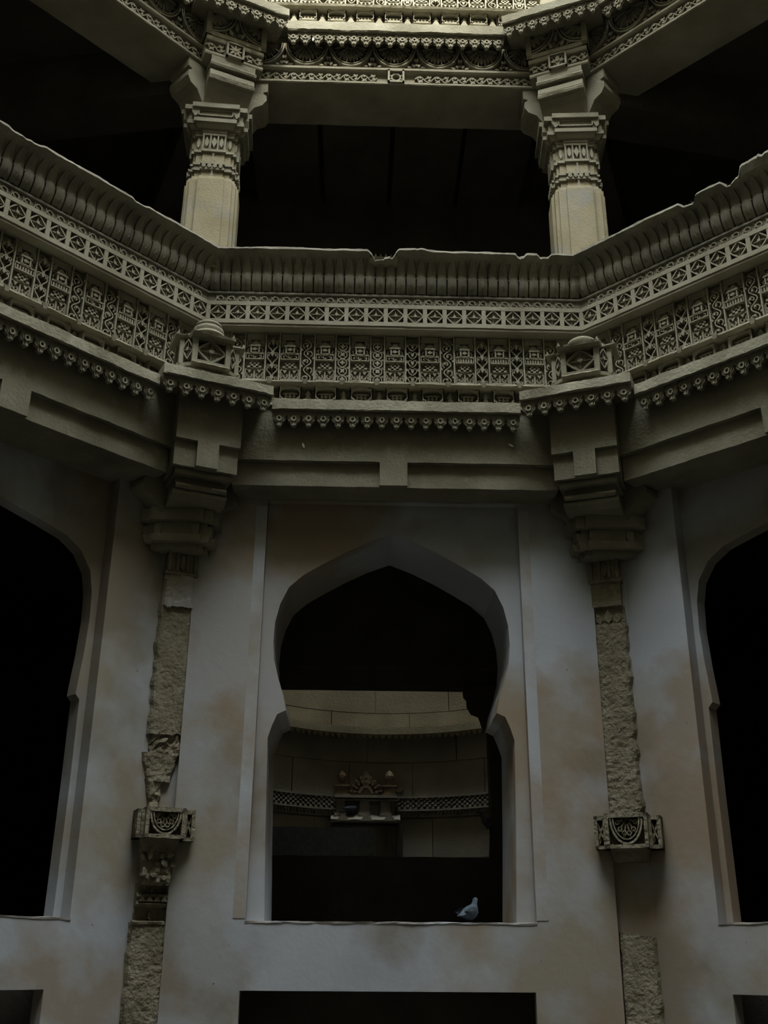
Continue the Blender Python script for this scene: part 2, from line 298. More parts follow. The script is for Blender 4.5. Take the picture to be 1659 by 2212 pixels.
# front edge of the well: low wall, beam above, pillars, block
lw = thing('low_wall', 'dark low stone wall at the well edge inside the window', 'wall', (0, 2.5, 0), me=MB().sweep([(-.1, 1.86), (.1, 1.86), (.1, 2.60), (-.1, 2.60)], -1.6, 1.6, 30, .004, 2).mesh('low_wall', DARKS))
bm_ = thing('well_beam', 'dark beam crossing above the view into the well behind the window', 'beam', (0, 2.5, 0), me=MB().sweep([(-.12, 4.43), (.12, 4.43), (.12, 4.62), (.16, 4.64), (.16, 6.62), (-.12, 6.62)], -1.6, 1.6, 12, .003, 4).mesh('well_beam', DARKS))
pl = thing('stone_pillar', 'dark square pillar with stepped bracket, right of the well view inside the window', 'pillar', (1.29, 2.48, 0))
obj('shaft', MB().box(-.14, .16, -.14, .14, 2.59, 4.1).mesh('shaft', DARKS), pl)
t = MB().prism([(.2, 4.44), (-.40, 4.44), (-.39, 4.36), (-.36, 4.33), (-.355, 4.25), (-.31, 4.17), (-.23, 4.14), (-.21, 4.09), (-.19, 4.02), (-.14, 3.98), (.2, 3.98)], -.15, .15)
obj('bracket', t.mesh('bracket', DARKS), pl)
thing('stone_block_loose', 'grey rectangular stone block lying on the low wall by the well', 'stone block', (-.68, 2.5, 0), me=MB().sweep([(-.08, 2.603), (.09, 2.603), (.09, 2.895), (-.08, 2.895)], -.6, .57, 24, .006, 8).mesh('stone_block_loose', GREYB))

# ================================================================== CARVED PIECES (shared meshes)
def cv(mb, name, m=CARVE, smooth=False): return mb.mesh(name, m, smooth)
# square tile with a four-pointed flower; origin at its centre, opening deep behind the frame
def tile_meshes(wd, h, dep=.085):
    f = MB(); b = .021; z = h / 2; x = wd / 2
    f.box(-x, x, -.012, dep, -z, -z + .046); f.box(-x, x, -.012, dep, z - .046, z); f.box(-x, -x + b, -.010, dep, -z, z); f.box(x - b, x, -.010, dep, -z, z)
    q = MB(); a = x - b; c = z - .046; n = 24; ring = []
    for i in range(n):
        t = 2 * PI * i / n; e = 1.75; ring.append((a * abs(cos(t)) ** e * (1 if cos(t) >= 0 else -1), c * abs(sin(t)) ** e * (1 if sin(t) >= 0 else -1)))
    b0 = len(q.v); q.v += [(u, .012, w_) for u, w_ in ring] + [(u * .72, .030, w_ * .72) for u, w_ in ring] + [(u * .25, .022, w_ * .25) for u, w_ in ring] + [(0, -.004, 0)] + [(u, .07, w_) for u, w_ in ring]
    for i in range(n):
        j = (i + 1) % n; q.f += [(b0 + i, b0 + j, b0 + n + j, b0 + n + i), (b0 + n + i, b0 + n + j, b0 + 2 * n + j, b0 + 2 * n + i), (b0 + 2 * n + i, b0 + 2 * n + j, b0 + 3 * n), (b0 + i, b0 + 3 * n + 1 + i, b0 + 3 * n + 1 + j, b0 + j)]
    q.stroke(ring, .012, .05, -.006, True)
    for k in range(4):     # ridge along each petal and a curl between the petals
        t = k * PI / 2; q.stroke([(0, 0), (a * .9 * cos(t), c * .9 * sin(t))], .010, .03, .004, taper=lambda v: 1.2 - v)
        t += PI / 4; q.stroke(spiral(a * .80 * cos(t), c * .80 * sin(t), .020, .006, t + 2.0, t + 5.6, 6), .009, .06, .012)
    q.prism(arc(0, 0, .016, 0, 2 * PI, 8)[:-1], -.014, .03)
    return cv(f, 'tile'), cv(q, 'flower')
TILE, FLOW = tile_meshes(.1992, .258)
# pendant drop of the eaves
def pendant_mesh():
    q = MB(); half = [(.068, .03), (.068, -.010), (.0655, -.020), (.058, -.026), (.0565, -.042), (.060, -.052), (.050, -.066), (.034, -.074), (.026, -.084), (.024, -.094), (.027, -.100), (.008, -.114)]
    q.prism([(x, z) for x, z in half] + [(-x, z) for x, z in half[::-1]], -.008, .03)
    q.stroke(arc(0, -.050, .020, 0, 2 * PI, 10)[:-1], .012, -.008, -.028, True)
    for s in (-1, 1):
        q.stroke([(s * x, z) for x, z in arc(.04, -.004, .022, -.4, 2.6, 6)], .010, -.008, -.020)
        q.stroke([(s * x, z) for x, z in [(.062, -.02), (.045, -.032), (.024, -.066)]], .009, -.008, -.016)
    q.box(-.009, .009, -.018, 0, -.108, -.078)
    q.v = [(x, y, z * 1.22 if z < 0 else z) for x, y, z in q.v]
    return cv(q, 'pendant')
PEND = pendant_mesh()
# leaf of the cushion moulding: follows the parapet's bulging then flaring section
CUSH = [(.205, 7.885), (.245, 7.93), (.272, 7.985), (.272, 8.04), (.262, 8.09), (.268, 8.14), (.30, 8.19), (.352, 8.23), (.40, 8.25)]
def leaf_mesh(p):
    q = MB(); wf = [.44, .45, .45, .45, .44, .40, .31, .18, .02]; ts = (-1, -.97, -.55, -.12, 0, .12, .55, .97, 1)
    rows = []
    for (o, z), k in zip(CUSH, wf):
        hw = p * k; rows.append([(hw * t, -(o - (.05 if abs(t) == 1 else 0) + .020 * (1 - t * t) * (k / .47) + (.004 if t == 0 else 0)), z + .004 * (1 - t * t)) for t in ts])
    q.quad_grid(rows)
    rows = []
    for (o, z), k in zip(CUSH[4:], (.03, .13, .22, .20, .02)):      # tip of the leaf behind, between two leaves
        hw = p * k; rows.append([(p / 2 + hw * t, -(o - .014 - (.03 if abs(t) == 1 else 0)), z + .012) for t in (-1, -.95, 0, .95, 1)])
    q.quad_grid(rows)
    q.box(p / 2 - .006, p / 2 + .006, -.285, -.22, 8.035, 8.047)
    q.v += [(-.020, -.262, 7.918), (.020, -.262, 7.918), (0, -.305, 7.95), (0, -.272, 7.967)]; b = len(q.v) - 4
    q.f += [(b, b + 1, b + 2), (b, b + 2, b + 3), (b + 1, b + 3, b + 2)]
    return cv(q, 'leaf', LEAFM, 50)
NLEAF = 36; LP = 3.80 / NLEAF; LEAF = leaf_mesh(LP)
# little curl of the strip under the leaves
q = MB().stroke(spiral(0, 0, .038, .012, -.6, 2 * PI - 1.2, 12), .012, .0, -.014); q.stroke([(-.045, -.035), (-.03, .0), (-.035, .04)], .010, 0, -.010)
CURL = cv(q, 'scroll')
PANEL_H = .575
# shrine panels
def shrine_panel(kind):
    q = MB(); hw = .0925; q.box(-hw, hw, -.012, .0, 0, PANEL_H)
    q.box(-hw, hw, -.030, 0, 0, .058)                                   # plain foot
    q.box(-hw, hw, -.022, 0, .058, .066); q.box(-.008, .008, -.024, 0, .06, .16); q.box(-hw, hw, -.024, 0, .158, .172)
    for s in (-1, 1):
        q.box(s * hw - .008, s * hw + .008, -.024, 0, .06, .165)
        q.prism([(s * .048 - .022, .158), (s * .048 + .022, .158), (s * .048, .118)], -.027, 0)
        q.stroke([(s * x, z) for x, z in spiral(.046, .088, .028, .008, PI / 2 + .6, PI / 2 + .6 + 5.2, 10)], .011, 0, -.027)
        q.stroke([(s * .086, .07), (s * .07, .105), (s * .085, .13)], .010, 0, -.024)
    for rr, (z, wd) in enumerate(((.178, .070), (.198, .060), (.218, .050), (.238, .058))):   # chequered waist
        n = 5
        for i in range(n):
            if (i + rr) % 2 == 0: x = (-1 + 2 * (i + .5) / n) * wd; q.box(x - wd / n, x + wd / n, -.034, 0, z, z + .019)
    q.box(-.072, .072, -.030, 0, .172, .178); q.box(-.06, .06, -.026, 0, .255, .262)
    q.box(-hw, hw, -.046, 0, .262, .272); q.box(-hw, hw, -.046, 0, .322, .334); q.box(-hw, -hw + .008, -.044, 0, .27, .33); q.box(hw - .008, hw, -.044, 0, .27, .33); q.box(-hw, hw, -.024, 0, .27, .33)
    if kind == 'B':
        for i in range(6): x = -hw + .015 + (2 * hw - .03) * (i + .5) / 6; q.box(x - .0085, x + .0085, -.042, 0, .272, .308); q.prism([(x - .011, .308), (x + .011, .308), (x, .322)], -.042, -.02)
    else:
        for i in range(3): q.stroke(spiral(-.052 + i * .052, .297, .022, .006, i * 2.1, i * 2.1 + 4.4, 8), .009, -.02, -.042)
    for s in (-1, 1): q.box(s * .040 - .007, s * .040 + .007, -.05, 0, .334, .412)
    q.box(-.05, .05, -.048, 0, .334, .342); q.box(-.056, .056, -.054, 0, .405, .414); q.box(-.05, .05, -.048, 0, .42, .428); q.box(-.042, .042, -.044, 0, .434, .441); q.box(-.034, .034, -.04, 0, .446, .453)
    q.box(-.006, .006, -.044, 0, .345, .402); q.box(-.036, .036, -.044, 0, .37, .378); q.prism(leafp(-.028, .375, .056, .016, 0), -.05, -.02)
    q.prism(arc(0, .453, .03, 0, PI, 6), -.036, 0)
    for s in (-1, 1):
        q.stroke([(s * .08, .345), (s * .066, .36), (s * .075, .385), (s * .062, .40)], .009, 0, -.03)
        q.prism([(s * x, z) for x, z in [(.092, .50), (.092, .415), (.06, .43), (.042, .47), (.045, .50)]], -.030, 0)
        for k in range(3): q.stroke([(s * (.088 - k * .014), .425 + k * .012), (s * (.075 - k * .010), .495)], .005, -.03, -.042)
    q.box(-hw, hw, -.030, 0, .505, PANEL_H)
    return cv(q.ys(1.75), 'shrine_panel_' + kind)
SHR = {k: shrine_panel(k) for k in 'AB'}
def vine_panel(kind):
    q = MB(); hw = .062; h = PANEL_H; q.box(-hw, hw, -.004, 0, 0, h)
    for s in (-1, 1): q.box(s * .070 - .007, s * .070 + .007, -.03, 0, 0, h)
    n = 5; st = .095; d0, d1 = -.002, -.028
    if kind == 0:      # waving stem with curls
        q.stroke([(.036 * sin(PI * z / st), .015 + z) for z in [i * .019 for i in range(27)]], .011, d0, d1)
        for k in range(n):
            s = 1 if k % 2 else -1; z = .06 + k * st
            q.stroke([(s * x, zz) for x, zz in spiral(.012, z, .040, .008, -1.2, 4.6, 12)], .010, d0, d1); q.prism(leafp(s * .012, z, .03, .010, 1.0 + k), d1 - .004, d0); q.prism(leafp(-s * .05, z + .03, .034, .010, PI / 2 + s * .5), d1, d0)
    elif kind == 1:    # stacked rings with four-leaf flowers
        for k in range(n):
            z = .055 + k * st; q.stroke(arc(0, z, .044, 0, 2 * PI, 16)[:-1], .010, d0, d1, True); q.stroke(arc(0, z, .030, 0, 2 * PI, 12)[:-1], .005, d0, d1 + .008, True)
            for a in range(4): q.prism(leafp(0, z, .030, .010, a * PI / 2 + (k % 2) * PI / 4), d1 - .003, d0)
            for s in (-1, 1): q.prism([(s * .06, z + .03), (s * .06, z + .065), (s * .025, z + .0475)], d1 + .006, d0)
    elif kind == 2:    # mirrored arabesque
        for s in (-1, 1):
            q.stroke([(s * (.03 + .022 * cos(2 * PI * z / .14)), .015 + z) for z in [i * .02 for i in range(26)]], .010, d0, d1)
            for k in range(4): q.stroke([(s * x, zz) for x, zz in spiral(.034, .075 + k * .14 - .02, .024, .006, -2.0, 3.4, 9)], .008, d0, d1)
        for k in range(4): q.prism(leafp(0, .02 + k * .14, .07, .015, PI / 2), d1 - .004, d0)
    else:              # paired hearts
        for k in range(n):
            z = .02 + k * st
            for s in (-1, 1):
                q.stroke([(s * x, zz) for x, zz in [(0, z), (.03, z + .025), (.045, z + .055), (.03, z + .08), (.008, z + .07), (.014, z + .05)]], .010, d0, d1); q.prism(leafp(s * .055, z + .08, .04, .009, -PI / 2 + s * .2), d1, d0)
            q.prism(leafp(0, z + .02, .04, .012, PI / 2), d1 - .004, d0)
    return cv(q.ys(2.4), 'vine_panel_%d' % kind)
VIN = [vine_panel(k) for k in range(4)]
# low row: boxes with a rounded opening and a small block inside
def low_panel():
    q = MB(); hw = .113; h = .30
    oval = [(.097 * (1 if cos(t) > 0 else -1) * abs(cos(t)) ** .8, .15 + .125 * (1 if sin(t) > 0 else -1) * abs(sin(t)) ** .8) for t in [2 * PI * i / 16 + .001 for i in range(16)]]
    q.plate([(-hw, 0), (hw, 0), (hw, h), (-hw, h)], [oval[::-1]], -.085, -.045)
    q.box(-hw, hw, -.05, -.045 + .04, 0, .02); q.box(-hw, hw, -.06, 0, h - .02, h); q.box(-hw, -hw + .012, -.085, 0, 0, h); q.box(hw - .012, hw, -.085, 0, 0, h)
    q.box(-.055, .055, -.025, 0, .06, .16); q.box(-.07, .07, -.045, 0, .165, .19); q.box(-.045, .045, -.03, 0, .19, .22); q.box(-.065, .065, -.045, 0, .05, .07)
    for x in (-.04, 0, .04): q.box(x - .007, x + .007, -.05, 0, .07, .165)
    q.box(-.05, .05, -.05, 0, .108, .122)
    for sx in (-1, 1):
        for sz in (0, 1):
            x, z = sx * .09, (.045 if sz == 0 else .265); q.stroke(spiral(x, z, .020, .005, sx + sz * 2, sx + sz * 2 + 4.5, 8), .008, -.085, -.10)
    q.v = [(x, y, z * .56) for x, y, z in q.v]
    return cv(q, 'box_panel')
LOWP = low_panel()
q = MB().prism([(-.05, 0), (.05, 0), (0, .10)], -.055, 0); q.prism([(-.03, .08), (.03, .08), (0, .14)], -.05, 0)
SPIRE = cv(q, 'spirelet')

KNOB = cv(MB().taper(0, 0, 0, .05, .018, .022, .026, .03), 'knob', STONE)
# ================================================================== PARAPET (upper gallery) on three sides
def smooth_notch(x, c, wd): t = max(0, min(1, (wd - abs(x - c)) / (wd * .55))); return t * t * (3 - 2 * t) * (1 + .35 * noise.noise(Vector((x * 30, c, 1))))
def build_parapet(f, label, notches, seed, shift=0):
    loc, rz = FACE[f]; P_ = thing('carved_parapet', label, 'parapet', loc, rz, 'carved parapets of the gallery')
    add = lambda n, mb, m=STONE, sm=False: obj(n, mb.mesh(n, m, sm), P_)
    rr = random.Random(seed)
    add('core', MB().sweep([(-.15, 6.44), (.45, 6.44), (.45, 6.47), (.12, 6.60), (.10, 6.83), (.07, 6.84), (.07, 7.47), (-.02, 7.49), (-.02, 8.1), (-.15, 8.1)], 0, 0, 4, 0, 0, True))
    add('lip', MB().sweep([(.08, 6.80), (.235, 6.795), (.25, 6.815), (.245, 6.835), (.19, 6.862), (.08, 6.865)], 0, 0, 150, .007, seed, True))
    add('ribbon_back', MB().sweep([(-.02, 7.445), (.25, 7.445), (.252, 7.47), (.17, 7.475), (.17, 7.735), (-.02, 7.735)], 0, 0, 40, .002, seed + 1, True), CARVE)
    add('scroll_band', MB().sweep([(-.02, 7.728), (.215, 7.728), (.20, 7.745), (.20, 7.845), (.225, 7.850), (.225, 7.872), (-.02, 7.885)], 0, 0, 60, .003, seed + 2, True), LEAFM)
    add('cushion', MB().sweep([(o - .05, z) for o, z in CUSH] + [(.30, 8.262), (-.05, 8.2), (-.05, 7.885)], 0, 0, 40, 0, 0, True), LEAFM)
    def zm(x, k):
        d = sum(a * smooth_notch(x, c, wd) for c, wd, a in notches); n = noise.noise(Vector((x * 2.1, seed, 0))) * .012
        return (-d * .55 - abs(n) * .3 if k in (1, 2, 3) else 0, (n - d) if k in (2, 3, 4, 5) else (-d * .2 if k == 1 else 0))
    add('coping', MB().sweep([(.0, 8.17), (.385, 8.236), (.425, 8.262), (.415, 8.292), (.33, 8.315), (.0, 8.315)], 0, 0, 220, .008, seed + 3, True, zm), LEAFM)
    n = 19; pw = .1992
    for i in range(-9, 10):
        t = obj('tile', TILE, P_, (i * pw, -.25, 7.602 + rr.uniform(-.002, .002))); obj('flower', FLOW, t, rz=0)
    for i in range(NLEAF): obj('leaf', LEAF, P_, (-1.9 + (i + .5) * LP, 0, 0))
    for i in range(-16, 17): obj('scroll', CURL, P_, (i * .112, -.20, 7.796), sx=1 if i % 2 else 1)
    for i in range(-5, 6):
        k = 'A' if (i + shift) * 1 <= 0 and i != 5 else 'B'
        if i == 1 + shift: k = 'A'
        obj('shrine_panel', SHR[k], P_, (i * .352, -.07, 6.862))
        if i < 5: obj('knob', KNOB, P_, ((i + .5) * .352 + rr.uniform(-.01, .01), -.235, 6.79))
        if i < 5: obj('vine_panel', VIN[[0, 2, 0, 1, 1, 3, 0, 2, 2, 0][(i + 5 + shift * 3) % 10]], P_, ((i + .5) * .352, -.07, 6.862))
        obj('box_panel', LOWP, P_, (i * .352 + .02, -.105, 6.635))
        if i < 5: obj('spirelet', SPIRE, P_, ((i + .5) * .352 + .02, -.10, 6.64))
    return P_
PC = build_parapet('C', 'carved stone parapet facing the camera, with flower tiles, between the two columns', [(-.13, .17, .085), (1.28, .06, .03), (1.52, .08, .035), (.1, .3, -.02)], 11)
obj('broken_stone', MB().sweep([(.1, 8.14), (.37, 8.20), (.385, 8.225), (.33, 8.245), (.1, 8.245)], -.27, .02, 24, .02, 77).mesh('broken_stone', CARVE), PC, label='pale broken stone in the gap of the coping')
PL = build_parapet('L', 'carved stone parapet slanting up to the left edge of the photo', [(-.3, .2, .02), (.9, .1, .015)], 23, 1)
PR = build_parapet('R', 'carved stone parapet slanting up to the right edge of the photo', [(-.55, .10, .05), (-.1, .12, .06), (.15, .3, -.05)], 37, 2)

# ================================================================== EAVES with pendants
def build_eave(loc, rz, label, x0, x1, off, zb, th, slope, seed, n0, group, mitre_ends=False):
    E_ = thing('eave_ledge', label, 'ledge', loc, rz, group)
    inner = .05
    pr = [(inner, zb + slope), (off - .06, zb + .01), (off - .01, zb), (off, zb + .01), (off - .005, zb + th), (off - .03, zb + th + .01), (inner, zb + th + slope + .06)]
    obj('slab', MB().sweep(pr, x0, x1, int((x1 - x0) / .025), .009, seed).mesh('slab', STONE), E_)
    obj('fascia', MB().sweep([(off - .12, zb - .02), (off - .065, zb - .02), (off - .065, zb + .03), (off - .12, zb + .03)], x0 + .02, x1 - .02, 2).mesh('fascia', CARVE), E_)
    n = round((x1 - x0) / .1365); st = (x1 - x0) / n
    for i in range(n): obj('pendant', PEND, E_, (x0 + (i + .5) * st, -(off - .06), zb - .012 ), sx=st / .1365)
    return E_
G1 = 'eaves under the carved parapets'; G2 = 'eaves of the storey above'
build_eave(*FACE['C'], 'stone eave with scalloped pendants across the middle, below the shrine panels', -1.165, 1.165, .60, 6.315, .115, .12, 1, 0, G1)
build_eave(*FACE['L'], 'stone eave with pendants under the slanting left parapet', -1.2, 1.2, .60, 6.315, .115, .12, 2, 0, G1)
build_eave(*FACE['R'], 'stone eave with pendants under the slanting right parapet', -1.2, 1.2, .60, 6.315, .115, .12, 3, 0, G1)
build_eave(*CORN['l'], 'projecting corner eave under the shrine with the ringed dome', -.51, .51, 1.0, 6.385, .10, .06, 4, 0, G1)
build_eave(*CORN['r'], 'projecting corner eave under the shrine with the low dome', -.52, .50, 1.0, 6.385, .10, .06, 5, 0, G1)
build_eave(*FACE['C'], 'brightly lit stone eave with pendants at the top middle of the photo', -1.245, 1.235, .41, 11.315, .14, .12, 6, 0, G2)
build_eave(*FACE['L'], 'upper stone eave with pendants beyond the top left beam', -1.25, 1.25, .45, 11.315, .14, .12, 7, 0, G2)
build_eave(*FACE['R'], 'upper stone eave with pendants beyond the top right beam', -1.25, 1.25, .45, 11.315, .14, .12, 8, 0, G2)
build_eave(*CORN['l'], 'upper corner eave with pendants above the left column', -.51, .50, .85, 11.30, .12, .08, 9, 0, G2)
build_eave(*CORN['r'], 'upper corner eave with pendants above the right column', -.54, .53, .85, 11.30, .12, .08, 10, 0, G2)
# third storey, just above the upper eaves
for f, lab in (('C', 'brightly lit carved frieze at the very top middle of the photo'), ('L', 'carved frieze above the top left eave'), ('R', 'carved frieze above the top right eave')):
    F_ = thing('upper_frieze', lab, 'frieze', *FACE[f], 'friezes of the storey above')
    obj('core', MB().sweep([(-.15, 11.44), (.32, 11.44), (.32, 11.50), (.09, 11.70), (.08, 11.93), (.05, 11.94), (.05, RIM + .1), (-.15, RIM + .1)], 0, 0, 2, 0, 0, True).mesh('core', STONE), F_)
    obj('lip', MB().sweep([(.06, 11.90), (.23, 11.895), (.245, 11.92), (.19, 11.965), (.06, 11.97)], 0, 0, 120, .007, 41, True).mesh('lip', STONE), F_)
    obj('coping', MB().sweep([(.06, RIM - .1), (.3, RIM), (.3, RIM + .1), (.06, RIM + .1)], 0, 0, 40, .007, 43, True).mesh('coping', STONE), F_)
    for i in range(-5, 6):
        obj('box_panel', LOWP, F_, (i * .335 - .03, -.085, 11.735))
        obj('shrine_panel', SHR['A'], F_, (i * .335 - .03, -.05, 11.965))
        if i < 5: obj('spirelet', SPIRE, F_, ((i + .5) * .335 - .03, -.085, 11.735)); obj('vine_panel', VIN[(i + 5) % 4], F_, ((i + .5) * .335 - .03, -.05, 11.965))

# ================================================================== LINTELS
def lower_lintel(f, label, seed):
    B = thing('plain_lintel', label, 'lintel', *FACE[f], 'plain lintels over the plastered walls')
    obj('beam', MB().sweep([(-.25, 5.64), (.36, 5.64), (.36, 5.875), (.42, 5.875), (.42, 6.45), (-.25, 6.45)], -1.52, 1.52, 120, .005, seed).mesh('beam', STONE), B)
    obj('boss', MB().sweep([(.2, 5.637), (.418, 5.637), (.42, 5.885), (.2, 5.885)], -.15, .108, 10, .003, seed + 1).mesh('boss', STONE), B)
    return B
lower_lintel('C', 'plain stone lintel with two long sunk panels, above the middle window', 51)
lower_lintel('L', 'plain stone lintel with sunk panels over the left opening', 52)
lower_lintel('R', 'plain stone lintel with sunk panels over the right opening', 53)

# half-lotus medallion, origin at the middle of its top edge, hanging down
def lotus(rad=.245, h=.335):
    q = MB(); k = h / rad * .94
    for rr, wd in ((rad, .018), (rad - .024, .010)): q.stroke([(x, z) for x, z in arc(0, 0, rr, PI, 2 * PI, 16, k)], wd, 0, -.06)
    q.stroke(arc(0, 0, .05, PI, 2 * PI, 8), .014, 0, -.055)
    for i in range(7):
        a = PI + PI * (i + .5) / 7; c, s = cos(a), sin(a) * k
        p0 = (.055 * c, .055 * s); p1 = (.19 * c, .19 * s); nx, nz = -sin(a), cos(a) * k
        mid = .118
        l = (mid * c + nx * .040, mid * s + nz * .040); r2 = (mid * c - nx * .040, mid * s - nz * .040)
        q.prism([p0, (.085 * c + nx * .022, .085 * s + nz * .022), l, p1, r2, (.085 * c - nx * .022, .085 * s - nz * .022)], -.045, -.01)
        q.stroke([p0, p1], .008, -.045, -.058)
        if i < 6:
            a2 = PI + PI * (i + 1) / 7; q.stroke([(.12 * cos(a2), .12 * sin(a2) * k), (.215 * cos(a2), .215 * sin(a2) * k)], .012, 0, -.05)
    for s in (-1, 1):   # leafy spandrel
        for (x, z, a) in ((.235, -.30, 2.2), (.20, -.31, 2.9), (.243, -.22, 1.7)): q.prism(leafp(s * x, z, .055, .014, a if s > 0 else PI - a), -.05, 0)
        q.stroke([(s * x, z) for x, z in spiral(.232, -.285, .028, .008, 0, 4.4, 8)], .009, 0, -.05)
    return cv(q.ys(1.55), 'lotus_medallion')
LOT = lotus()
def vine_unit(wd=.20, h=.12):      # one wave of running vine, seamless
    q = MB(); n = 12
    q.stroke([(-wd / 2 + wd * i / n, h * .36 * sin(2 * PI * i / n)) for i in range(n + 1)], .011, 0, -.04)
    for s in (-1, 1):
        q.stroke([(-s * wd / 4 + s * x, -s * z) for x, z in spiral(0, -.012, .040, .008, .3, 5.3, 11)], .010, 0, -.04)
        q.prism(leafp(-s * wd / 4, s * .01, .035, .011, .8 * s), -.045, 0); q.prism(leafp(s * wd / 4 - .02, s * .045, .05, .011, -.4 * s), -.04, 0); q.prism(leafp(s * wd / 4 + .03, s * .05, .03, .009, -1.8 * s), -.04, 0)
    return cv(q, 'vine')
VUN = vine_unit()
def boss_mesh(kind, s=.094):
    q = MB(); q.box(-s, s, -.075, 0, -s, -s + .022); q.box(-s, s, -.075, 0, s - .022, s); q.box(-s, -s + .022, -.075, 0, -s, s); q.box(s - .022, s, -.075, 0, -s, s)
    i = s - .022
    if kind == 'ring':
        q.stroke(arc(0, 0, .05, 0, 2 * PI, 14)[:-1], .016, 0, -.05, True)
        for k in range(8): a = k * PI / 4 + .4; q.prism(leafp(.05 * cos(a), .05 * sin(a), .026, .010, a), -.05, 0)
    elif kind == 'star':
        for k in range(8): q.prism(leafp(0, 0, i * (1.0 if k % 2 == 0 else 1.15), .014, k * PI / 4), -.065, 0)
        q.prism(arc(0, 0, .018, 0, 2 * PI, 8)[:-1], -.075, 0)
    else:
        for k in range(4): q.prism(leafp(0, 0, i, .024, k * PI / 2), -.06, 0); q.stroke([(0, 0), (i * 1.2 * cos(k * PI / 2 + PI / 4), i * 1.2 * sin(k * PI / 2 + PI / 4))], .010, 0, -.045)
        q.prism(arc(0, 0, .022, 0, 2 * PI, 8)[:-1], -.075, 0)
    return cv(q, 'boss_' + kind)
def upper_lintel(f, label, seed):
    B = thing('carved_lintel', label, 'lintel', *FACE[f], 'carved lintels of the upper gallery')
    obj('beam', MB().sweep([(-.46, 10.74), (.19, 10.74), (.20, 10.75), (.20, 10.772), (.135, 10.78), (.135, 10.925), (.19, 10.93), (.21, 10.945), (.21, 10.975), (.19, 10.985), (.10, 10.99), (.10, 11.35), (.16, 11.36), (.16, 11.45), (-.46, 11.45)], -1.93, 1.93, 100, .003, seed).mesh('beam', CARVE), B)
    for i in range(-3, 4): obj('lotus_medallion', LOT, B, (i * .505 - .02, -.10, 11.335))
    for i in range(-9, 9):
        x = (i + .5) * .20
        if abs(x) > .17: obj('vine', VUN, B, (x + (.02 if x > 0 else -.02), -.135, 10.853))
    obj('boss', boss_mesh('ring'), B, (-.0, -.145, 10.855))
    return B
upper_lintel('C', 'carved lintel with lotus medallions and running vine, between the two columns', 61)
upper_lintel('L', 'carved vine and lotus lintel rising to the top left of the photo', 62)
upper_lintel('R', 'carved vine and lotus lintel rising to the top right of the photo', 63)

# ================================================================== COLUMNS
def stepped(hw):     # cross plan with stepped corners
    a, b, c = hw * .50, hw * .80, hw; d1, d2, d3 = hw * 1.03, hw * .93, hw * .78
    q = [(a, d1), (a, d2), (b, d2), (b, d3), (d3, d3), (d3, b), (d2, b), (d2, a), (d1, a)]
    out = []
    for k in range(4):
        for x, y in q: 
            for _ in range(k): x, y = y, -x
            out.append((x, y))
    return out
def onestep(hw):
    out = []
    for k in range(4):
        for x, y in [(.66 * hw, hw), (.66 * hw, .88 * hw), (.88 * hw, .88 * hw), (.88 * hw, .66 * hw), (hw, .66 * hw)]:
            for _ in range(k): x, y = y, -x
            out.append((x, y))
    return out
def extr(pl, z0, z1, mb=None, s1=1.0):
    mb = mb or MB(); n = len(pl); b = len(mb.v); mb.v += [(x, y, z0) for x, y in pl] + [(x * s1, y * s1, z1) for x, y in pl]
    mb.f.append(tuple(range(b, b + n))); mb.f.append(tuple(range(b + 2 * n - 1, b + n - 1, -1)))
    for i in range(n): j = (i + 1) % n; mb.f.append((b + i, b + j, b + n + j, b + n + i))
    return mb
def on4(mb, piece, d, dz, which=(0, 1, 2, 3)):
    for k in which: a = k * PI / 2; mb.add(piece, d * sin(a), -d * cos(a), dz, a)
def arm_profile(L, z, t): return [(0, z), (L, z), (L, z - .13 * t), (L - .05, z - .145 * t), (L - .045, z - .16 * t), (L - .01, z - .19 * t), (L - .005, z - .26 * t), (L - .05, z - .33 * t), (L - .14, z - .37 * t), (L - .19, z - .45 * t), (L - .23, z - .52 * t), (0, z - .54 * t)]
def fix_arm(parent, name, L, z, t, wd, ang, m, seed):
    o = obj(name, MB().sweep(arm_profile(L, z, t), -wd, wd, 8, .004, seed).mesh(name, m), parent, rz=ang)
    return o
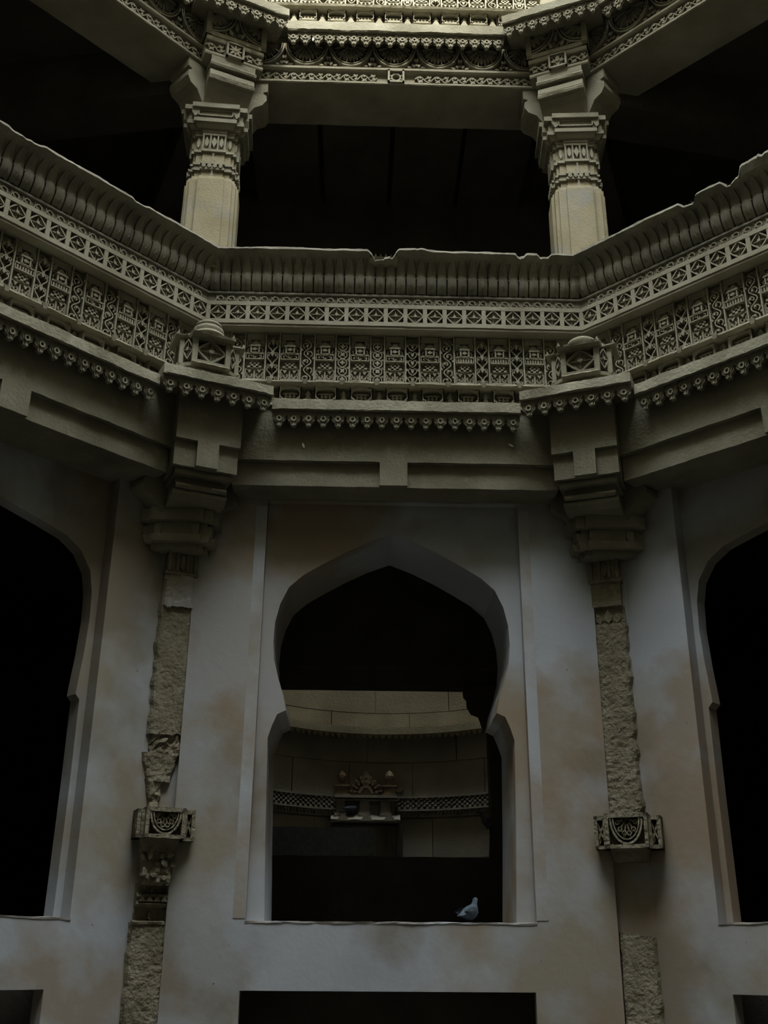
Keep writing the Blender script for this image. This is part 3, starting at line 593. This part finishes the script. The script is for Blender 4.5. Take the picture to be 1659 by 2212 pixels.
def column(side, label, boss, seed):
    s = -1 if side == 'l' else 1; loc, _ = CORN[side]; rz = -s * R(4)
    K = thing('stone_column', label, 'column', (loc[0], loc[1], 0), rz, 'columns of the upper gallery')
    sh_ = obj('shaft', extr(stepped(.285), 8.12, 9.26, s1=.985).mesh('shaft', COLM), K)
    nk = extr(stepped(.235), 9.22, 9.92); nk = extr(stepped(.268), 9.26, 9.31, nk, .97)
    obj('neck', nk.mesh('neck', COLM), K)
    bl = extr(stepped(.262), 9.40, 9.425); extr(stepped(.262), 9.475, 9.50, bl); extr(stepped(.245), 9.42, 9.48, bl)
    pc = MB()
    for x in (-.09, -.03, .03, .09): pc.box(x - .02, x + .02, -.012, .01, .43 - .43, .05); pc.box(x - .008, x + .008, -.016, .01, -.012, .06)
    on4(bl, pc, .262 * 1.03, 9.425)
    obj('belt', bl.mesh('belt', CARVE), K)
    ch = MB().prism([(-.014, 0), (.014, 0), (.02, .05), (.006, .10), (.022, .16), (0, .2), (-.022, .16), (-.006, .10), (-.02, .05)], -.012, .02)
    obj('tassel', ch.mesh('tassel', CARVE), K, (0, -.25, 9.27))
    obj('tassel', ch.mesh('tassel', CARVE), K, (0, -.245, 9.50))
    cb = extr(stepped(.225), 9.64, 9.92); extr(stepped(.262), 9.645, 9.675, cb); extr(stepped(.262), 9.865, 9.90, cb)
    pc = MB()
    for x in (-.118, -.04, .04, .118): pc.box(x - .008, x + .008, -.004, .03, 0, .20)
    pc.prism([(0, .02), (.03, .095), (0, .17), (-.03, .095)], -.012, .02); pc.prism(leafp(-.079, .03, .14, .02, PI / 2), -.006, .02); pc.prism(leafp(.079, .03, .14, .02, PI / 2), -.006, .02)
    on4(cb, pc, .262 * 1.03 - .004, 9.67)
    pc2 = MB(); pc2.box(.075, .083, -.0, .03, 0, .2); pc2.prism(leafp(0, .03, .14, .02, PI / 2), -.0, .02)
    for k in range(4):
        a = k * PI / 2
        for e in (-1, 1): cb.add(MB().prism(leafp(e * .17, .03, .14, .018, PI / 2), -.0, .03), .243 * sin(a), -.243 * cos(a), 9.67, a)
    obj('carved_band', cb.mesh('carved_band', CARVE), K)
    cp = extr(stepped(.27), 9.90, 9.94); extr(onestep(.30), 9.935, 9.99, cp, 1.12); extr(onestep(.35), 9.985, 10.035, cp); extr(onestep(.335), 10.03, 10.16, cp); extr(onestep(.385), 10.155, 10.215, cp)
    hook = MB().prism([(-.035, .0), (.0, -.07), (.03, -.04), (.035, .06), (-.035, .06)], -.02, .05)
    on4(cp, MB().box(-.19, .19, -.012, .03, -.045, -.03).box(-.19, .19, -.012, .03, .03, .045).box(-.19, -.175, -.012, .03, -.045, .045).box(.175, .19, -.012, .03, -.045, .045), .345, 10.105)
    for k in range(4):
        a = k * PI / 2
        for e in (-1, 1): cp.add(hook, .335 * sin(a) + e * .225 * cos(a), -.335 * cos(a) + e * .225 * sin(a), 10.11, a)
    obj('capital', cp.mesh('capital', STONE), K)
    cy = -s * PI / 8 - rz
    fix_arm(K, 'bracket', .50, 10.74, 1.0, .25, cy, STONE, seed)
    fr = MB().sweep([(.30, 10.62), (.515, 10.60), (.525, 10.625), (.515, 10.645), (.30, 10.66)], -.26, .26, 20, .006, seed + 1); fr.sweep([(.28, 10.44), (.50, 10.42), (.51, 10.45), (.49, 10.475), (.28, 10.48)], -.255, .255, 20, .006, seed + 2)
    obj('moulding', fr.mesh('moulding', STONE), K, rz=cy)
    fix_arm(K, 'bracket', .55, 10.74, 1.0, .17, -s * PI / 2 * -1 if False else (PI / 2 if s < 0 else -PI / 2) - rz, STONE, seed + 3)
    fix_arm(K, 'bracket', .58, 10.74, 1.0, .17, (-PI / 2 + PI / 4 if s < 0 else PI / 2 - PI / 4) - rz, STONE, seed + 4)
    # carved beam head on the corner
    H = obj('beam_head', MB().sweep([(-.3, 10.74), (.50, 10.74), (.51, 10.755), (.51, 10.78), (.465, 10.785), (.465, 10.925), (.52, 10.93), (.53, 10.945), (.53, 10.985), (.49, 10.995), (.49, 11.36), (-.3, 11.36)], -.33, .33, 20, .003, seed + 5).mesh('beam_head', CARVE), K, rz=cy)
    fm = MB(); fm.box(-.345, -.285, -.545, -.3, 10.985, 11.40); fm.box(.285, .345, -.545, -.3, 10.985, 11.40); fm.box(-.345, .345, -.545, -.3, 10.985, 11.04); fm.box(-.345, .345, -.545, -.3, 11.345, 11.40)
    obj('frame', fm.mesh('frame', CARVE), H)
    q = MB()
    for e in (-1, 1):
        for rr, wd in ((.27, .020), (.235, .012)): q.stroke([(e * x, z) for x, z in arc(.29, .31, rr, PI, 1.5 * PI, 10, 1.08)], wd, 0, -.05)
        for k in range(4):
            a = PI + PI / 2 * (k + .5) / 4; q.prism(leafp(e * (.29 + .05 * cos(a)), .31 + .05 * sin(a), .16, .03, a if e > 0 else PI - a), -.035, 0)
        q.prism(leafp(e * .05, .02, .10, .02, 1.9 if e < 0 else 1.2), -.05, 0)
        q.stroke([(e * x, z) for x, z in spiral(.035, .05, .03, .008, 0, 4.6, 8)], .010, 0, -.045); q.stroke([(e * x, z) for x, z in spiral(.13, .03, .025, .008, 0, 4.6, 8)], .010, 0, -.045)
    q.prism(leafp(0, .10, .16, .022, PI / 2), -.05, 0)
    obj('lotus_panel', q.mesh('lotus_panel', CARVE), H, (0, -.49, 11.04))
    for x in (-.22, .22): obj('vine', VUN, H, (x, -.465, 10.853), sx=1.05)
    obj('boss', boss_mesh(boss, .102), H, (0, -.475, 10.865))
    return K
column('l', 'grey sandstone column at the left, under the beam head with an eight-point star', 'star', 71)
column('r', 'yellowish sandstone column at the right, under the beam head with a four-petal flower', 'flower', 81)

# ------------------------------------------------------------------ lower pilasters built into the wall corners
def rough_strip(z0, z1, w0, w1, off, seed, amp=.02, nx=14, cx=0.0, edge=.02, rag=0.0):
    q = MB(); nz = max(2, int((z1 - z0) / .025)); rows = []
    for i in range(nz + 1):
        z = z0 + (z1 - z0) * i / nz; row = []
        hw = w0 + (w1 - w0) * i / nz
        for j in range(nx + 1):
            t = -1 + 2 * j / nx; e = noise.noise(Vector((z * 9, seed, t * .1 + (3 if t > 0 else 0)))) * edge
            x = cx + t * (hw + e); n = noise.noise(Vector((x * 14, z * 14, seed))) + .6 * noise.noise(Vector((x * 40, z * 40, seed)))
            fall = 1 - abs(t) ** 8
            row.append((x, -(off + amp * n * fall - (1 - fall) * .05 + .02), z + noise.noise(Vector((x * 30, seed + 4, z * 30))) * .008 + (rag * noise.noise(Vector((x * 16, seed + 2, i * .7))) if i in (0, 1, nz) else 0)))
        rows.append(row)
    q.quad_grid(rows); return q
def pilaster(side, label, seed):
    s = -1 if side == 'l' else 1; loc, rz = CORN[side]
    K = thing('pilaster', label, 'pilaster', (loc[0], loc[1], 0), rz, 'pilasters in the corners of the lower walls')
    obj('backing', MB().fbox(-.19, .19, -.3, .03, 0, 5.45).mesh('backing', PLAS), K)
    # beam head, brackets, capital
    bh = MB().sweep([(-.2, 5.90), (.76, 5.90), (.76, 6.42), (-.2, 6.42)], -.30, .30, 16, .004, seed); bh.sweep([(-.2, 5.655), (.71, 5.655), (.71, 5.905), (-.2, 5.905)], -.295, .295, 16, .004, seed + 1); bh.sweep([(.3, 5.65), (.765, 5.65), (.765, 5.92), (.3, 5.92)], -.10, .10, 6, .003, seed + 2)
    obj('beam_head', bh.mesh('beam_head', STONE), K)
    ml = MB().sweep([(-.1, 5.60), (.66, 5.595), (.67, 5.62), (.665, 5.645), (-.1, 5.66)], -.265, .265, 16, .005, seed + 3); ml.sweep([(-.1, 5.49), (.61, 5.485), (.625, 5.505), (.61, 5.53), (.56, 5.545), (.56, 5.60), (-.1, 5.60)], -.235, .235, 16, .005, seed + 4)
    ml.sweep([(-.1, 5.40), (.50, 5.40), (.575, 5.44), (.585, 5.47), (.56, 5.49), (-.1, 5.49)], -.25, .25, 16, .005, seed + 5)
    obj('bracket', ml.mesh('bracket', STONE), K)
    rot = -rz
    fix_arm(K, 'bracket', .52, 5.77, .8, .16, (PI / 2 if s < 0 else -PI / 2) - rz, STONE, seed + 6)
    fix_arm(K, 'bracket', .60, 5.77, .8, .17, (-PI / 4 if s < 0 else PI / 4) - rz, STONE, seed + 7)
    cp = extr(onestep(.27), 5.04, 5.09); extr(onestep(.33), 5.09, 5.15, cp, 1.05); extr(onestep(.31), 5.15, 5.28, cp); extr(onestep(.37), 5.28, 5.40, cp)
    hook = MB().prism([(-.035, .0), (.0, -.07), (.03, -.04), (.035, .06), (-.035, .06)], -.02, .06)
    for e in (-1, 1): cp.add(hook, e * .17, -.31, 5.19); cp.add(hook, e * .28, -.25, 5.19)
    obj('capital', cp.mesh('capital', STONE), K, rz=rot)
    cb = MB().fbox(-.14, .14, -.1, .115, 4.84, 5.05); cb.fbox(-.155, .155, -.1, .13, 4.83, 4.86)
    for x in (-.12, -.045, .045, .12): cb.fbox(x - .012, x + .012, 0, .14, 4.86, 5.04)
    cb.prism(leafp(0, 4.87, .16, .03, PI / 2), -.135, 0)
    obj('carved_band', cb.mesh('carved_band', EXPO), K)
    return K
K = pilaster('l', 'half-buried pilaster in the left wall corner, its plaster broken away', 91)
obj('plaster_remnant', rough_strip(4.53, 4.84, .15, .145, .10, 5, .012, edge=.015, rag=.06).mesh('plaster_remnant', PLAS), K)
obj('ring_row', cv(MB().stroke(arc(-.05, 4.71, .035, 0, 2 * PI, 10)[:-1], .014, -.07, -.105, True).stroke(arc(.04, 4.70, .035, 0, 2 * PI, 10)[:-1], .014, -.07, -.105, True).fbox(-.15, .15, .05, .11, 4.78, 4.82), 'ring_row', PLAS), K)
obj('rough_stone', rough_strip(3.38, 4.56, .165, .17, .07, 12, .005, cx=.0, rag=.03).mesh('rough_stone', EXPO), K)
obj('broken_core', rough_strip(3.20, 3.42, .15, .15, .05, 21, .04, cx=.01, edge=.04).mesh('broken_core', EXPO), K)
obj('patch', rough_strip(2.98, 3.22, .10, .175, .06, 33, .012, cx=-.03, edge=.03).mesh('patch', EXPO), K)
obj('patch', rough_strip(2.76, 3.0, .045, .085, .055, 35, .025, cx=-.06, edge=.03).mesh('patch', EXPO), K)
obj('rough_stone', rough_strip(-.0, 1.86, .175, .165, .07, 44, .006, cx=-.0, edge=.02).mesh('rough_stone', EXPO), K)
K = pilaster('r', 'half-buried pilaster in the right wall corner, a strip of rough ochre stone', 101)
obj('lintel_stub', cv(MB().fbox(-.135, .135, 0, .105, 4.60, 4.86), 'lintel_stub', EXPO), K)
obj('leaf_stub', cv(MB().fbox(-.15, .15, -.1, .06, 4.42, 4.60).prism(leafp(-.0, 4.44, .13, .035, PI / 2), -.10, 0).prism(leafp(-.07, 4.44, .11, .03, PI / 2 + .3), -.09, 0).prism(leafp(.07, 4.44, .11, .03, PI / 2 - .3), -.09, 0), 'leaf_stub', EXPO), K)
obj('rough_stone', rough_strip(2.74, 4.44, .16, .165, .07, 52, .008, cx=.0, edge=.03).mesh('rough_stone', EXPO), K)
obj('rough_stone', rough_strip(0, 1.80, .17, .15, .07, 63, .005, cx=.02, edge=.02, rag=.04).mesh('rough_stone', EXPO), K)

# carved blocks standing out of the lower pilasters
def half_lotus_box(q, x0, x1, z0, z1, o0, o1, rad):
    b = .03; q.fbox(x0, x1, o0, o1 - .09, z0, z1); q.fbox(x0, x1, o0, o1, z1 - .035, z1); q.fbox(x0, x1, o0, o1, z0, z0 + .03); q.fbox(x0, x0 + b, o0, o1, z0, z1); q.fbox(x1 - b, x1, o0, o1, z0, z1)
    if rad:
        cx, cz = (x0 + x1) / 2, z1 - .04; k = (z1 - z0 - .075) / rad
        for rr, wd in ((rad, .016), (rad - .022, .010)): q.stroke(arc(cx, cz, rr, PI, 2 * PI, 14, k), wd, -(o1 - .09), -(o1 - .005))
        for i in range(6):
            a = PI + PI * (i + .5) / 6; q.stroke([(cx + .03 * cos(a), cz + .03 * sin(a) * k), (cx + (rad - .03) * cos(a), cz + (rad - .03) * sin(a) * k)], .014, -(o1 - .09), -(o1 - .03)); q.stroke(arc(cx + .6 * rad * cos(a), cz + .6 * rad * sin(a) * k, .018, 0, 2 * PI, 6)[:-1], .008, -(o1 - .09), -(o1 - .02), True)
    else:
        cx, cz = (x0 + x1) / 2, (z0 + z1) / 2; q.stroke([(x0 + .02, z0 + .05), (cx, cz), (x0 + .03, z1 - .06)], .014, -(o1 - .09), -(o1 - .02)); q.stroke([(x1 - .02, z0 + .05), (cx, cz), (x1 - .03, z1 - .06)], .014, -(o1 - .09), -(o1 - .02)); q.prism(leafp(cx - .02, z0 + .04, .09, .018, PI / 2), -(o1 - .03), -(o1 - .09))
loc, rz = CORN['l']
B = thing('carved_bracket', 'weathered half-lotus carved block above a broken baluster on the left pilaster', 'bracket', (loc[0], loc[1], 0), rz, 'carved blocks on the lower walls')
q = MB(); half_lotus_box(q, -.155, .175, 2.50, 2.745, 0, .29, .125); obj('lotus_box', q.mesh('lotus_box', EXPO), B)
for a_ in ((-.215, -.15, 2.50, 2.73), (.17, .27, 2.49, 2.74)): q = MB(); half_lotus_box(q, *a_, 0, .235, 0); obj('side_box', q.mesh('side_box', EXPO), B)
q = MB().taper(0, -.06, 2.40, 2.51, .12, .12, .16, .16); q.taper(0, -.04, 2.18, 2.41, .11, .09, .13, .10); q.add(rough_strip(2.14, 2.46, .125, .16, .15, 71, .03, edge=.03)); 
rr = random.Random(5)
for i in range(22): q.prism(leafp(rr.uniform(-.11, .11), rr.uniform(2.17, 2.40), .06, .018, rr.uniform(0, 6.3)), -rr.uniform(.18, .22), -.13)
obj('leafy_baluster', q.mesh('leafy_baluster', EXPO), B)
q = MB().sweep([(.0, 1.98), (.10, 1.98), (.12, 2.0), (.09, 2.03), (.115, 2.055), (.10, 2.075), (.0, 2.10)], -.135, .115, 20, .006, 9); q.sweep([(0, 1.845), (.10, 1.845), (.105, 1.865), (0, 1.89)], -.15, .115, 16, .006, 10)
q.prism(leafp(-.01, 1.88, .07, .015, PI / 2), -.07, 0); q.prism(leafp(-.01, 2.08, .05, .015, PI / 2), -.07, 0); q.fbox(-.14, .12, -.02, .035, 1.84, 2.16)
for i in range(4): q.prism([(-.12 + i * .06, 2.02), (-.06 + i * .06, 2.02), (-.09 + i * .06, 2.06)], -.125, -.05)
obj('moulding', q.mesh('moulding', EXPO), B)
loc, rz = CORN['r']
B = thing('carved_bracket', 'projecting half-lotus carved stone box alone on the right wall', 'bracket', (loc[0], loc[1], 0), rz, 'carved blocks on the lower walls')
q = MB(); half_lotus_box(q, -.135, .215, 2.455, 2.735, 0, .30, .13); obj('lotus_box', q.mesh('lotus_box', EXPO), B)
for a_ in ((-.235, -.13, 2.455, 2.725), (.21, .315, 2.45, 2.715)): q = MB(); half_lotus_box(q, *a_, 0, .25, 0); obj('side_box', q.mesh('side_box', EXPO), B)
q = MB().taper(.04, -.08, 2.36, 2.46, .13, .12, .155, .15); q.fbox(-.10, .18, 0, .22, 2.40, 2.425); obj('base', q.mesh('base', EXPO), B)

# ================================================================== CORNER SHRINES on the eaves
def kiosk(side, label, dome):
    loc, rz = CORN[side]; s = -1 if side == 'l' else 1
    nx, ny = sin(rz), -cos(rz); o = .66; ux = -.05 * 1
    X, Y = loc[0] + nx * o + cos(rz) * (-.075 if s < 0 else .05), loc[1] + ny * o + sin(rz) * (-.075 if s < 0 else .05)
    K = thing('corner_shrine', label, 'shrine', (X, Y, 0), rz, 'little shrines on the corner eaves')
    def plan(hw, d): return [(-hw * .52, -d), (hw * .52, -d), (hw, -d * .62), (hw, .12), (-hw, .12), (-hw, -d * .62)]
    m = extr(plan(.25, .22), 6.46, 6.58)
    for i in range(-3, 4): m.prism([(i * .036 - .016, 6.50), (i * .036 + .016, 6.50), (i * .036, 6.57)], -.24, -.15)
    obj('base', m.mesh('base', CARVE), K)
    m = MB().sweep([(-.1, 6.575), (.285, 6.575), (.295, 6.59), (.27, 6.61), (-.1, 6.62)], -.175, .175, 16, .008, 3); m.add(extr(plan(.30, .24), 6.578, 6.615)); obj('floor_slab', m.mesh('floor_slab', STONE), K)
    obj('core', extr(plan(.20, .13), 6.61, 6.90).mesh('core', LEAFM), K)
    for (x, y, wd) in ((-.155, -.235, .024), (.155, -.235, .024), (-.262, -.15, .02), (.262, -.15, .02), (-.262, .03, .02), (.262, .03, .02)): obj('post', MB().box(x - wd, x + wd, y - .022, y + .022, 6.61, 6.89).mesh('post', CARVE), K)
    for z in (6.615, 6.865): obj('rail', MB().box(-.14, .14, -.252, -.21, z, z + .03).mesh('rail', CARVE), K)
    t = obj('flower', FLOW, K, (0, -.235, 6.755)); t.scale = (1.65, 1, 1.32)
    for e in (-1, 1): t = obj('flower', FLOW, K, (e * .212, -.20, 6.755), e * R(40)); t.scale = (.65, 1, 1.2)
    m = MB().sweep([(-.1, 6.885), (.27, 6.875), (.315, 6.885), (.32, 6.905), (.2, 6.95), (-.1, 6.95)], -.20, .20, 16, .009, 5); m.sweep([(-.1, 6.885), (.17, 6.88), (.20, 6.89), (.20, 6.905), (.1, 6.94), (-.1, 6.94)], -.33, .33, 20, .009, 6); extr(plan(.23, .20), 6.93, 6.985, m, .85)
    for x in (-.31, -.18, .18, .31): m.prism([(x - .018, 6.90), (x + .018, 6.90), (x, 6.945)], -.20 if abs(x) > .2 else -.315, -.15 if abs(x) > .2 else -.28)
    obj('roof', m.mesh('roof', STONE), K)
    if dome == 'ring': pr = [(.0, 6.98), (.155, 6.98), (.172, 7.0), (.165, 7.02), (.145, 7.035), (.145, 7.045), (.15, 7.06), (.145, 7.085), (.125, 7.10), (.12, 7.11), (.128, 7.125), (.12, 7.145), (.09, 7.165), (.05, 7.175), (.045, 7.185), (0, 7.19)]
    else: pr = [(0, 6.98), (.16, 6.98), (.165, 6.995), (.14, 7.01), (.145, 7.025), (.135, 7.05), (.10, 7.075), (.05, 7.088), (.03, 7.092), (.036, 7.105), (.02, 7.12), (0, 7.125)]
    obj('dome', MB().lathe(pr, 24, 0, -.05).mesh('dome', STONE, 50), K)
    return K
kiosk('l', 'small stone shrine with a ringed dome on the left corner eave', 'ring')
kiosk('r', 'small stone shrine with a low knobbed dome on the right corner eave', 'low')

# ================================================================== gallery beams in the dark behind the columns
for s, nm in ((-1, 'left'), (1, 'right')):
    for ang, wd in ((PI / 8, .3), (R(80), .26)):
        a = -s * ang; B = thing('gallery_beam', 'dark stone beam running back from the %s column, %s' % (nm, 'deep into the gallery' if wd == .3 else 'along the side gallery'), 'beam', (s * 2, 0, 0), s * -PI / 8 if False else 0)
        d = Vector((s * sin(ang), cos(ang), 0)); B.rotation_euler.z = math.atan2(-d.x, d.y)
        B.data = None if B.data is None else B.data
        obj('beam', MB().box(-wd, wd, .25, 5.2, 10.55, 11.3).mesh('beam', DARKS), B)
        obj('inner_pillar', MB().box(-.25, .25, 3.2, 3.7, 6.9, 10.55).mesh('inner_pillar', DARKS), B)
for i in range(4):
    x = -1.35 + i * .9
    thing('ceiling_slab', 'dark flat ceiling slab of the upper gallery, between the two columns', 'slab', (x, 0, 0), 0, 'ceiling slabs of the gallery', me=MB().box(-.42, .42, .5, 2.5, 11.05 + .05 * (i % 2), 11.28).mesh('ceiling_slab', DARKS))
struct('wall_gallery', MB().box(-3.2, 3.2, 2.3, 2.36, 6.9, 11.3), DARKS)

# ================================================================== pigeons and down feathers
def pigeon(label, loc, rz, m, scale=1.0, tilt=0.0):
    P_ = thing('pigeon', label, 'bird', loc, rz, 'pigeons in the well')
    secs = [(-.20, .012, .006, .075), (-.15, .022, .010, .08), (-.10, .035, .026, .09), (-.05, .052, .048, .098), (.0, .060, .060, .105), (.045, .055, .058, .118), (.075, .042, .046, .140), (.088, .029, .032, .168), (.098, .024, .026, .19), (.106, .025, .025, .207), (.118, .021, .020, .213), (.13, .010, .010, .209)]
    q = MB(); rows = []
    for x, a, b, z in secs: rows.append([(a * cos(2 * PI * j / 12), -x, z + b * sin(2 * PI * j / 12) - .03) for j in range(12)])
    b0 = q.quad_grid(rows, True); n = len(rows); q.f.append(tuple(b0 + j for j in range(12))); q.f.append(tuple(b0 + (n - 1) * 12 + j for j in range(11, -1, -1)))
    obj('body', q.mesh('body', m, 'all'), P_)
    obj('beak', MB().taper(0, 0, 0, .026, .006, .006, .001, .001).mesh('beak', BEAK), P_, (0, -.127, .176)).rotation_euler = (R(100), 0, 0)
    for s in (-1, 1):
        wq = MB(); rows = []
        for x, h in ((.05, .010), (.03, .034), (-.03, .040), (-.09, .026), (-.16, .006)): rows.append([(s * (.056 - .02 * abs(x) * 3 + .008 * (1 - t * t)), -x, .082 + h * t) for t in (-1, -.5, 0, .5, 1)])
        wq.quad_grid(rows); wq.quad_grid([[(x * .8, y, z) for x, y, z in r_] for r_ in rows])
        obj('wing', wq.mesh('wing', m, 'all'), P_)
        lq = MB().box(s * .02 - .004, s * .02 + .004, -.004, .004, 0, .03); lq.box(s * .02 - .012, s * .02 + .012, -.022, .012, 0, .005)
        obj('leg', lq.mesh('leg', BEAK), P_)
    P_.scale = (scale,) * 3
    return P_
pigeon('blue-grey pigeon sitting on the sill of the middle window', (.645, .10, 1.885), R(146), PIGB, 1.0)
pigeon('dark grey pigeon crouching on the shelf of the well shrine', (-.36, 7.06, 3.60), R(100), PIGD, 1.0)
pigeon('black pigeon silhouette perched beside the pillar at the well edge', (1.12, 2.45, 2.90), R(-60), PIGD, .9)
thing('pigeon_perch', 'small dark stone stub beside the pillar at the well edge', 'stone', (1.12, 2.45, 0), me=MB().taper(.05, 0, 2.59, 2.9, .05, .06, .03, .05).mesh('pigeon_perch', DARKS))
def feather(label, x, y, z, a):
    q = MB(); q.prism(leafp(0, 0, .06, .010, a, 6), -.004, .004)
    thing('down_feather', label, 'feather', (x, y, z), 0, me=q.mesh('down_feather', FEAW))
feather('tiny white down feather stuck to the lintel left of the middle', -.86, -.43, 6.0, 1.9)
feather('tiny white down feather near the right end of the lintel', 1.11, -.435, 6.05, 2.6)
feather('tiny white down feather hanging under the upper eave', -.95, -.38, 11.17, 1.6)
